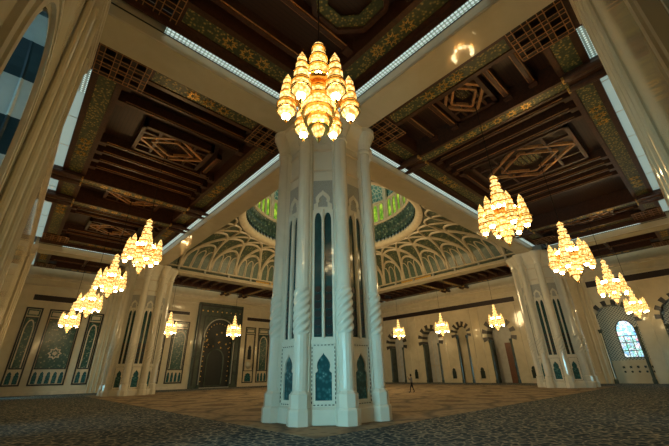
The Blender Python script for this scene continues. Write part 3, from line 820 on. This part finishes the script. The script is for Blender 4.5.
# inlaid panels of the north wall
def inlaid_panel(u0, u1, z0, z1, nn, lab, arch=True, white_niche=False):
    c = (u0+u1)/2; p0 = Vector(TN(c, z0, 0)); root = empty('inlaid_panel', p0); L = lambda u, z, d: tuple(Vector(TN(u, z, d))-p0)
    w = .20
    MB().plate(rect(u0, u1, z0, z1), [rect(u0+w, u1-w, z0+w, z1-w)], 0, .07, L).build('dark_border', M['black'], root)
    MB().plate(rect(u0+w, u1-w, z0+w, z1-w), [], 0, .02, L).build('pale_ground', M['marble'], root)
    zl = z0+2.0; zt = z1-1.35
    fi = rect(u0+.35, u1-.35, zl+.25, zt-.15)
    MB().plate(rect(u0+.25, u1-.25, zl+.12, zt), [fi], .02, .06, L).build('inner_border', M['black'], root)
    if white_niche:
        MB().plate(fi, [], .02, .04, L).build('field', M['marble'], root)
        nch = ogee(c, .42, 4.8, 6.6, 7.6)
        MB().plate(grow(nch, c, .2), [nch], .04, .14, L).build('niche_frame', M['moulding'], root)
        MB().plate(nch, [], .04, .06, L).build('niche_recess', M['black'], root)
        mb = MB(); p = L(c, 3.6, .0)
        mb.lathe([(.15, -.6), (.5, -.3), (.75, 0), (.8, .7), (.85, .8)], 10, p[0], p[1], p[2]); mb.build('bracket_bowl', M['marble'], root)
    else:
        MB().plate(fi, [], .02, .04, L).build('green_field', M['inlay'], root)
    hw = (u1-u0)/2-.42
    if arch:
        an = pointed(c, hw, zl+.3, zt-1.9, zt-.35)
        MB().plate(an, [pointed(c, hw-.14, zl+.31, zt-1.95, zt-.55)], .04, .10, L).build('arch_moulding', M['moulding'], root)
    # head panel
    MB().plate(rect(u0+.28, u1-.28, z1-1.15, z1-.3), [rect(u0+.42, u1-.42, z1-1.0, z1-.45)], .02, .06, L).build('head_panel', M['inlay'], root)
    if (u1-u0) > 3:
        zc = 5.3
        mb = MB().plate(star(c, zc, .85, .60), [star(c, zc, .62, .42)], .04, .08, L).plate(star(c, zc, .36, .2), [], .04, .08, L)
        mb.build('star_rosette', M['moulding'], root)
    sp = (u1-u0-.4)/nn
    for i in range(nn):
        uc = u0+.2+sp*(i+.5); inn = ogee(uc, sp*.34, z0+.25, z0+1.25, z0+1.85)
        f = MB().plate(grow(inn, uc, .07), [inn], .02, .07, L).build('lower_niche', M['moulding'], root)
        MB().plate(inn, [], .02, .04, L).build('niche_panel', M['niche'], f)
    tag(root, lab, 'panel', 'green inlaid panels of the mihrab wall')
inlaid_panel(-12.15, -10.2, 1.05, 11.5, 2, 'narrow green inlaid panel at the outer end, past the star rosette panel')
inlaid_panel(-9.45, -5.3, 1.05, 11.45, 5, 'wide green inlaid panel with a star rosette and five small niches', arch=False)
inlaid_panel(-4.45, -2.5, 1.05, 11.35, 2, 'narrow green inlaid panel between the star rosette panel and the octagonal pier')
inlaid_panel(5.1, 7.5, .85, 11.3, 3, 'green inlaid panel half hidden behind the octagonal pier')
inlaid_panel(8.45, 11.4, .8, 11.2, 4, 'green inlaid panel with a pointed arch directly beside the black mihrab')
inlaid_panel(23.0, 25.4, .5, 11.1, 1, 'pale panel with a dark niche and a bowl beside the black mihrab', white_niche=True)
inlaid_panel(26.0, 28.7, .5, 11.1, 3, 'green inlaid panel between the pale niche panel and the central pier')

# mihrab portal
mh = empty('mihrab', TN(17.2, 0, 0)); p0 = Vector(TN(17.2, 0, 0)); L = lambda u, z, d: tuple(Vector(TN(u+17.2, z, d))-p0)
tag(mh, 'tall black and green mihrab portal with a pointed arch in the far wall', 'mihrab')
op = pointed(0, 3.0, .0001, 8.6, 12.0)
MB().plate([(4.6, FL), (4.6, 15.0), (-4.6, 15.0), (-4.6, FL)]+[(p[0], FL if p[1] < .01 else p[1]) for p in reversed(op)], [], 0, .55, L).build('portal_surround', M['greenstone'], mh)
mb = MB()
for s in (-1, 1): mb.plate(rect(s*4.25-.12, s*4.25+.12, .3, 14.6), [], .55, .62, L); mb.plate(rect(s*3.3-.08, s*3.3+.08, .3, 12.4), [], .55, .62, L)
mb.plate(rect(-4.37, 4.37, 14.3, 14.6), [], .55, .62, L); mb.plate(rect(-3.38, 3.38, 12.4, 12.55), [], .55, .62, L)
mb.build('border_moulding', M['black'], mh)
MB().plate(grow(op, 0, .18), [op], .55, .68, L).build('arch_moulding', M['panelstone'], mh)
MB().plate([(p[0], FL if p[1] < .01 else p[1]) for p in op], [], .0, .05, L).build('dark_recess', M['black'], mh)
inn = pointed(-.2, 1.5, .3, 4.6, 6.4)
MB().plate(grow(inn, -.2, .25), [inn], .05, .22, L).build('inner_arch', M['greenstone'], mh)
mb = MB()
for i in range(9):
    for s in (-1, 1): mb.plate(disc(s*2.55, 1.0+i*.85, .10, 8), [], .05, .10, L)
for i in range(13):
    a = PI*(i+.5)/13; mb.plate(disc(2.45*math.cos(a), 8.5+2.8*math.sin(a), .09, 8), [], .05, .10, L)
for i in range(12):
    mb.plate(star(-2.4+random.random()*4.8, 6.6+random.random()*3.2, .20, .10, 4), [], .05, .09, L)
for i in range(9): mb.plate(star(-3.9+i*.97, 13.45, .17, .09, 6), [], .55, .60, L)
mb.build('gilt_ornament', M['gilt'], mh)
for s in (-1, 1):
    o = MB().lathe([(.30, FL), (.30, .4), (.2, .55), (.18, 7.6), (.28, 8.0), (.32, 8.5)], 10).build('column', M['greenstone'], mh); o.location = L(s*3.0, 0, .45)

# ------------------------------------------------------------------ near walls with deep striped arches
def near_arch_wall(T, lo, hi, arches, name, lab, alabs):
    hs = [pointed(c, hw, .0001, zs, za, 12) for c, hw, zs, za in arches]
    o = MB().plate(notch(lo, hi, hs), [], -1.7, 0, T).build(name, M['marble']); tag(o, lab, 'wall', kind='structure')
    for (c, hw, zs, za), h, al in zip(arches, hs, alabs):
        p0 = Vector(T(c, 0, 0)); root = empty('deep_striped_arch', p0); L = lambda u, z, d: tuple(Vector(T(u, z, d))-p0)
        MB().plate([(p[0], max(FL, p[1])) for p in grow(h, c, .34)], [[(p[0], max(FL+.001, p[1])) for p in grow(h, c, .16)]], 0, .10, L).build('outer_moulding', M['moulding'], root)
        MB().plate([(p[0], max(FL, p[1])) for p in grow(h, c, .78)], [[(p[0], max(FL+.001, p[1])) for p in grow(h, c, .56)]], 0, .10, L).build('second_moulding', M['moulding'], root)
        # banded lining of the arch
        path = [(p[0], max(FL, p[1])) for p in grow(h, c, -.03)]
        lens = [0]
        for i in range(len(path)-1): lens.append(lens[-1]+math.dist(path[i], path[i+1]))
        tot = lens[-1]; nb = 2*int(tot/.92/2)+1
        def at(s):
            for i in range(len(path)-1):
                if s <= lens[i+1]+1e-9:
                    t = (s-lens[i])/max(1e-9, lens[i+1]-lens[i]); return (path[i][0]+(path[i+1][0]-path[i][0])*t, path[i][1]+(path[i+1][1]-path[i][1])*t)
            return path[-1]
        cen = Vector((c, zs*.8))
        for par, nme, mt in ((0, 'pale_bands', 'white_block'), (1, 'dark_bands', 'dark_block')):
            mb = MB()
            for k in range(par, nb, 2):
                pts = [at(tot*(k+j/4)/nb) for j in range(5)]
                inn = [(Vector(p)+(cen-Vector(p) if p[1] > zs*.8 else Vector((c-p[0], 0))).normalized()*.05) for p in pts]
                rings = [[L(p[0], p[1], -1.65), L(p[0], p[1], .02), L(q[0], q[1], .02), L(q[0], q[1], -.16), L(q[0]+(c-q[0])*.03, q[1], -.20), L(q[0], q[1], -.24), L(q[0], q[1], -1.65)] for p, q in zip(pts, inn)]
                mb.loft(rings)
            mb.build(nme, M[mt], root)
        # glazed daylight door at the back
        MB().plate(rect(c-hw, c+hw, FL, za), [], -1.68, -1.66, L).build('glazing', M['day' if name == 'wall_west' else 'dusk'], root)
        mb = MB()
        for k in range(-2, 3): mb.plate(rect(c+k*hw*.45-.06, c+k*hw*.45+.06, FL, za), [], -1.66, -1.60, L)
        for z in (1.2, 3.0, 4.8, 6.6): mb.plate(rect(c-hw, c+hw, z-.06, z+.06), [], -1.66, -1.60, L)
        mb.build('door_bars', M['doorwood'], root)
        tag(root, al, 'arch', 'deep striped arches of the near walls')
near_arch_wall(TW, YN-.5, YF+.5, [(-6.2, 1.9, 6.2, 9.2), (8.2, 1.9, 6.2, 9.2), (45.6, 1.9, 6.2, 9.2)], 'wall_west', 'cream marble side wall with the white and dark teal banded arch',
               ['tall pointed arch lined with broad white and dark teal bands', 'banded arch just past the pilaster of the banded-arch wall', 'banded arch next to the green panelled wall'])
near_arch_wall(TS, XN-.5, XF+.5, [(-11.4, 1.9, 6.2, 9.2), (8.2, 1.9, 6.2, 9.2), (45.6, 1.9, 6.2, 9.2)], 'wall_south', 'cream marble side wall seen edge on beside the window aisle',
               ['moulded arch slanting across the upper corner above the window aisle', 'banded arch past the pilaster of the window aisle wall', 'banded arch of the window aisle wall next to the stained glass window'])
def pilaster(T, c, dmax, lab):
    p0 = Vector(T(c, 0, 0)); root = empty('wall_pilaster', p0); L = lambda u, z, d: tuple(Vector(T(u, z, d))-p0)
    mb = MB()
    for hw, d in (((2.3, .16), (1.75, .34), (1.2, dmax-.12)) if dmax > .4 else ((2.3, .19), (1.75, .37), (1.2, .56))):
        mb.plate(rect(c-hw, c+hw, FL, H), [], 0, d*dmax/.75, L)
    mb.build('shaft', M['marble'], root)
    for u in (-2.32, -1.77, -1.22, 1.22, 1.77, 2.32): MB().tube([L(c+u, FL, (.50 if abs(u) < 1.4 else .34 if abs(u) < 1.9 else .16)*dmax/.75), L(c+u, H, (.50 if abs(u) < 1.4 else .34 if abs(u) < 1.9 else .16)*dmax/.75)], .11, 10).build('half_column', M['marble'], root)
    mb = MB()
    for z0, z1, e in ((15.2, 15.4, .05), (15.4, 15.8, .16), (15.8, H, .26)): mb.plate(rect(c-2.3-e, c+2.3+e, z0, z1), [], 0, dmax*.75+e*.6, L)
    mb.build('capital', M['moulding'], root)
    for s in (-.6, .6):
        mb = MB().plate(pointed(c+s, .34, 1.2, 8.6, 9.3), [pointed(c+s, .24, 1.3, 8.55, 9.15)], dmax*.8, dmax*.8+.06, L); mb.build('blind_lancet', M['moulding'], root)
    tag(root, lab, 'pilaster', 'wall pilasters carrying the stone beams')
pilaster(TW, 0, .62, 'moulded marble pilaster beside the white and teal banded arch, carrying a stone beam')
pilaster(TS, 0, .32, 'moulded marble pilaster edging the window aisle, carrying the beam above the large chandelier')
pilaster(TW, S, .62, 'moulded marble pilaster of the banded-arch wall, close to the green panelled wall')
pilaster(TS, S, .32, 'moulded marble pilaster of the window aisle wall, close to the stained glass window')
pilaster(TN, 0, .5, 'marble pilaster on the green panelled wall behind the octagonal pier')
pilaster(TE, 0, .5, 'marble pilaster on the striped arch wall behind the window-side pier')

# ------------------------------------------------------------------ chandeliers
def make_chandelier():
    root = empty('chandelier', (0, 0, 0))
    tw = MB().lathe([(.02, 2.02), (.10, 1.97), (.19, 1.86), (.20, 1.72), (.12, 1.64), (.13, 1.52), (.25, 1.46), (.27, 1.26), (.17, 1.18), (.18, 1.10), (.31, 1.02), (.33, .78), (.22, .70), (.23, .62), (.39, .54), (.41, .30), (.30, .24),
                     (.46, .16), (.47, -.26), (.38, -.32), (.56, -.42), (.58, -.66), (.50, -.74), (.48, -1.00), (.40, -1.06), (.40, -1.28), (.32, -1.34), (.30, -1.56), (.18, -1.62), (.15, -1.76), (.05, -1.88)], 12).build('central_tower', M['crystal'], root)
    mb = MB()
    for r, z in ((.22, 1.73), (.29, 1.27), (.35, .79), (.43, .31), (.50, -.29), (.61, -.43), (.61, -.68), (.50, -1.02), (.42, -1.30), (.32, -1.58)):
        mb.lathe([(r-.05, z-.03), (r+.02, z-.025), (r+.02, z+.025), (r-.05, z+.03)], 12)
    mb.lathe([(.05, -1.88), (.09, -1.95), (.02, -2.08)], 8).lathe([(.02, 2.15), (.05, 2.06), (.03, 1.98)], 8)
    for i in range(12):
        a = 2*PI*i/12; mb.bar((.46*math.cos(a), .46*math.sin(a), .16), (.46*math.cos(a), .46*math.sin(a), -.26), .025, .025)
    mb.build('gold_rims', M['gold'], tw)
    mb = MB()
    for i in range(12):
        a = 2*PI*i/12; mb.lathe([(.02, -.13), (.10, -.05), (.11, .03), (.03, .12)], 6, .60*math.cos(a), .60*math.sin(a), -.05)
    mb.build('bulb_ring', M['bulb'], tw)
    mb = MB()
    mb.lathe([(.80, -.33), (.84, -.30), (.84, -.26), (.80, -.23)], 24)
    for i in range(6):
        a = PI/6+2*PI*i/6; mb.bar((.4*math.cos(a), .4*math.sin(a), -.15), (1.0*math.cos(a), 1.0*math.sin(a), -.33), .05, .06)
    mb.build('hoop_arms', M['gold'], root)
    cab = MB().tube([(0, 0, 0), (0, 0, 4.5)], .022, 6).build('suspension_cable', M['metal'], root)
    first = None
    for i in range(6):
        a = PI/6+2*PI*i/6
        if first is None:
            ln = MB().lathe([(.01, .80), (.04, .72), (.09, .62), (.10, .52), (.13, .50), (.13, .32), (.10, .29), (.16, .25), (.17, .03), (.13, 0), (.20, -.05), (.21, -.28), (.16, -.33), (.24, -.42), (.25, -.62), (.19, -.72), (.12, -.79)], 10).build('lantern', M['crystal'], root)
            mb = MB()
            for r, z in ((.115, .51), (.15, .30), (.19, .01), (.23, -.31), (.27, -.42), (.27, -.62)):
                mb.lathe([(r-.05, z-.022), (r+.012, z-.02), (r+.012, z+.02), (r-.05, z+.022)], 10)
            mb.lathe([(.04, -.90), (.05, -.95), (.01, -1.05)], 6)
            mb.build('gold_rims', M['gold'], ln)
            MB().lathe([(.04, -.92), (.10, -.87), (.115, -.81), (.10, -.74)], 10).build('bulb', M['bulb'], ln)
            first = ln
        else:
            ln = first.copy(); COL.objects.link(ln); ln.parent = root
            for q in first.children:
                d = q.copy(); COL.objects.link(d); d.parent = ln
        ln.location = (.96*math.cos(a), .96*math.sin(a), -.28); ln.scale = (1.12, 1.12, 1.06); ln.rotation_euler = (0, 0, a)
    return root
ch0 = make_chandelier()
chs = [((-7.15, -8.0, 10.42), 1.05, 'largest looking chandelier, hanging in front of the top of the central pier'),
       ((5.9, -8.25, 10.1), 1.08, 'biggest looking chandelier of the window aisle, first in its row'),
       ((16.6, -8.6, 9.9), 1.18, 'second chandelier of the window aisle, hanging above its two smaller followers'),
       ((30.6, -8.45, 9.85), 1.12, 'third chandelier of the window aisle, overlapping the fourth'),
       ((47.5, -7.85, 9.75), 1.05, 'fourth and lowest looking chandelier of the window aisle, just above the window arch'),
       ((-7.4, 10.5, 10.15), 1.0, 'highest looking chandelier of the diagonal row of four, beside the octagonal pier top'),
       ((-7.4, 20.2, 10.1), 1.0, 'second chandelier of the diagonal row in the panelled-wall aisle'),
       ((-7.4, 29.8, 9.6), 1.0, 'third chandelier of the diagonal row in the panelled-wall aisle'),
       ((-7.5, 43.0, 9.35), 1.0, 'fourth and smallest looking chandelier of the diagonal row, before the wide green panel'),
       ((16.3, 43.8, 9.65), 1.05, 'chandelier hanging in front of the black mihrab'),
       ((5.2, 43.6, 9.3), 1.0, 'chandelier half hidden at the edge of the octagonal pier, before the green panels'),
       ((45.0, 29.4, 9.7), 1.02, 'small chandelier before the striped arch just beside the central pier'),
       ((45.0, 19.6, 9.65), 1.05, 'small chandelier before the wide arch next to the blind niche'),
       ((45.0, 9.6, 9.7), 1.06, 'small chandelier before the arch with the red brown door')]
for i, (p, s, lab) in enumerate(chs):
    c = ch0 if i == 0 else copy_tree(ch0)
    c.location = p; c.scale = (s, s, s); c.rotation_euler = (0, 0, R_(-9.5 if i == 0 else i*13))
    for q in c.children:
        if q.name.startswith('suspension_cable'):
            q.location.z = 2.1; q.scale.z = ((16.97 if i == 3 else 17.8)-p[2]-2.1*s)/(s*4.5)
    tag(c, lab, 'chandelier', 'crystal chandeliers')

# ------------------------------------------------------------------ person
def person(x, y, face):
    root = empty('person', (x, y, FZ), face)
    tag(root, 'person in dark trousers and a grey shirt walking with raised hands on the tan carpet', 'person')
    me = bpy.data.meshes.new('body'); bm = bmesh.new(); rad = []
    J = {}
    def V(k, p, r, par=None):
        v = bm.verts.new(p); J[k] = v; rad.append(r)
        if par: bm.edges.new((J[par], v))
        return v
    V('pel', (0, 0, .95), .135)
    V('wst', (.01, 0, 1.10), .125, 'pel'); V('chs', (.02, 0, 1.30), .15, 'wst'); V('shl', (.02, 0, 1.42), .11, 'chs'); V('nk', (.03, 0, 1.50), .055, 'shl')
    V('hd', (.05, 0, 1.60), .088, 'nk'); V('hd2', (.06, 0, 1.68), .085, 'hd')
    for s, n in ((1, 'l'), (-1, 'r')):
        st = .26 if s > 0 else -.24
        V(n+'hip', (0, s*.10, .90), .10, 'pel'); V(n+'kn', (st*.55+.05, s*.10, .50), .065, n+'hip'); V(n+'ak', (st, s*.10, .10), .045, n+'kn'); V(n+'toe', (st+.17, s*.11, .045), .04, n+'ak')
        V(n+'sh', (.02, s*.19, 1.40), .062, 'shl'); V(n+'el', (.14, s*.26, 1.20), .048, n+'sh'); V(n+'wr', (.30, s*.09, 1.42), .034, n+'el'); V(n+'hd', (.34, s*.06, 1.48), .036, n+'wr')
    bm.to_mesh(me); bm.free()
    o = bpy.data.objects.new('body', me); COL.objects.link(o)
    o.modifiers.new('s', 'SKIN')
    if not me.skin_vertices:
        bpy.context.view_layer.objects.active = o
        bpy.ops.mesh.customdata_skin_add()
    for i, r in enumerate(rad):
        me.skin_vertices[0].data[i].radius = (r, r); me.skin_vertices[0].data[i].use_root = (i == 0)
    o.modifiers.new('u', 'SUBSURF').levels = 1
    dg = bpy.context.evaluated_depsgraph_get(); m2 = bpy.data.meshes.new_from_object(o.evaluated_get(dg))
    bpy.data.objects.remove(o)
    m2.name = 'body'; m2.materials.clear()
    for k in ('black_cloth', 'grey_cloth', 'skin'): m2.materials.append(M[k])
    for p in m2.polygons:
        p.use_smooth = True; c = p.center
        p.material_index = 0 if c.z < 1.0 else (2 if (c.z > 1.49 or (c.x > .22 and c.z > 1.3)) else 1)
    b = bpy.data.objects.new('body', m2); COL.objects.link(b); b.parent = root
    MB().lathe([(.02, .12), (.075, .095), (.10, .04), (.10, -.04), (.085, -.10)], 12, .035, 0, 1.69).build('hair', M['hair'], root, smooth=True)
    MB().box(.37, .385, -.075, .075, 1.50, 1.56).build('phone', M['black_cloth'], root)
    return root
person(20.3, 9.5, R_(140))

# ------------------------------------------------------------------ lights
def area(name, loc, rot, sx, sy, e, col):
    l = bpy.data.lights.new(name, 'AREA'); l.shape = 'RECTANGLE'; l.size = sx; l.size_y = sy; l.energy = e; l.color = col; l.spread = R_(95)
    o = bpy.data.objects.new(name, l); COL.objects.link(o); o.location = loc; o.rotation_euler = rot; return o
def point(name, loc, e, col, r):
    l = bpy.data.lights.new(name, 'POINT'); l.energy = e; l.color = col; l.shadow_soft_size = r
    o = bpy.data.objects.new(name, l); COL.objects.link(o); o.location = loc; return o
SKY = (.34, .86, 1.0)
for y, e in ((-6.2, 400), (8.2, 40), (45.6, 220)):
    area('daylight', (XN-1.5, y, 2.6), (0, R_(-90), 0), 4.8, 3.4, e, SKY)
for x, e in ((8.2, 30), (45.6, 120)):
    area('daylight', (x, YN-1.5, 2.6), (R_(90), 0, 0), 3.4, 4.8, e, SKY)
WARM = (1.0, .70, .34)
point('dome_lamp', (DC, DC, 14), 5200, WARM, 2.0)
point('dome_daylight', (DC, DC, 33), 900, (.80, 1.0, .90), 3.0)

w = bpy.data.worlds.new('world'); scene.world = w; w.use_nodes = True
w.node_tree.nodes['Background'].inputs[0].default_value = (.30, .45, .55, 1); w.node_tree.nodes['Background'].inputs[1].default_value = .3

# ------------------------------------------------------------------ camera
F = 335.69; yaw, pitch, roll = R_(47.3474), R_(24.1557), R_(-1.1369)
cam = bpy.data.cameras.new('camera'); co_ = bpy.data.objects.new('camera', cam); COL.objects.link(co_)
f = Vector((math.cos(pitch)*math.cos(yaw), math.cos(pitch)*math.sin(yaw), math.sin(pitch)))
r = Vector((math.sin(yaw), -math.cos(yaw), 0)); u = r.cross(f)
r2 = r*math.cos(roll)+u*math.sin(roll); u2 = -r*math.sin(roll)+u*math.cos(roll)
co_.matrix_world = Matrix(((r2.x, u2.x, -f.x, -12.411), (r2.y, u2.y, -f.y, -14.361), (r2.z, u2.z, -f.z, 1.869), (0, 0, 0, 1)))
cam.sensor_width = 36; cam.lens = F/669*36; cam.clip_start = .05; cam.clip_end = 300
scene.camera = co_
scene.view_settings.view_transform = 'Standard'; scene.view_settings.look = 'None'; scene.view_settings.gamma = 1
scene.view_settings.use_curve_mapping = False; scene.view_settings.exposure = 0.18
scene.cycles.use_denoising = True; scene.cycles.use_light_tree = True; scene.cycles.max_bounces = 6
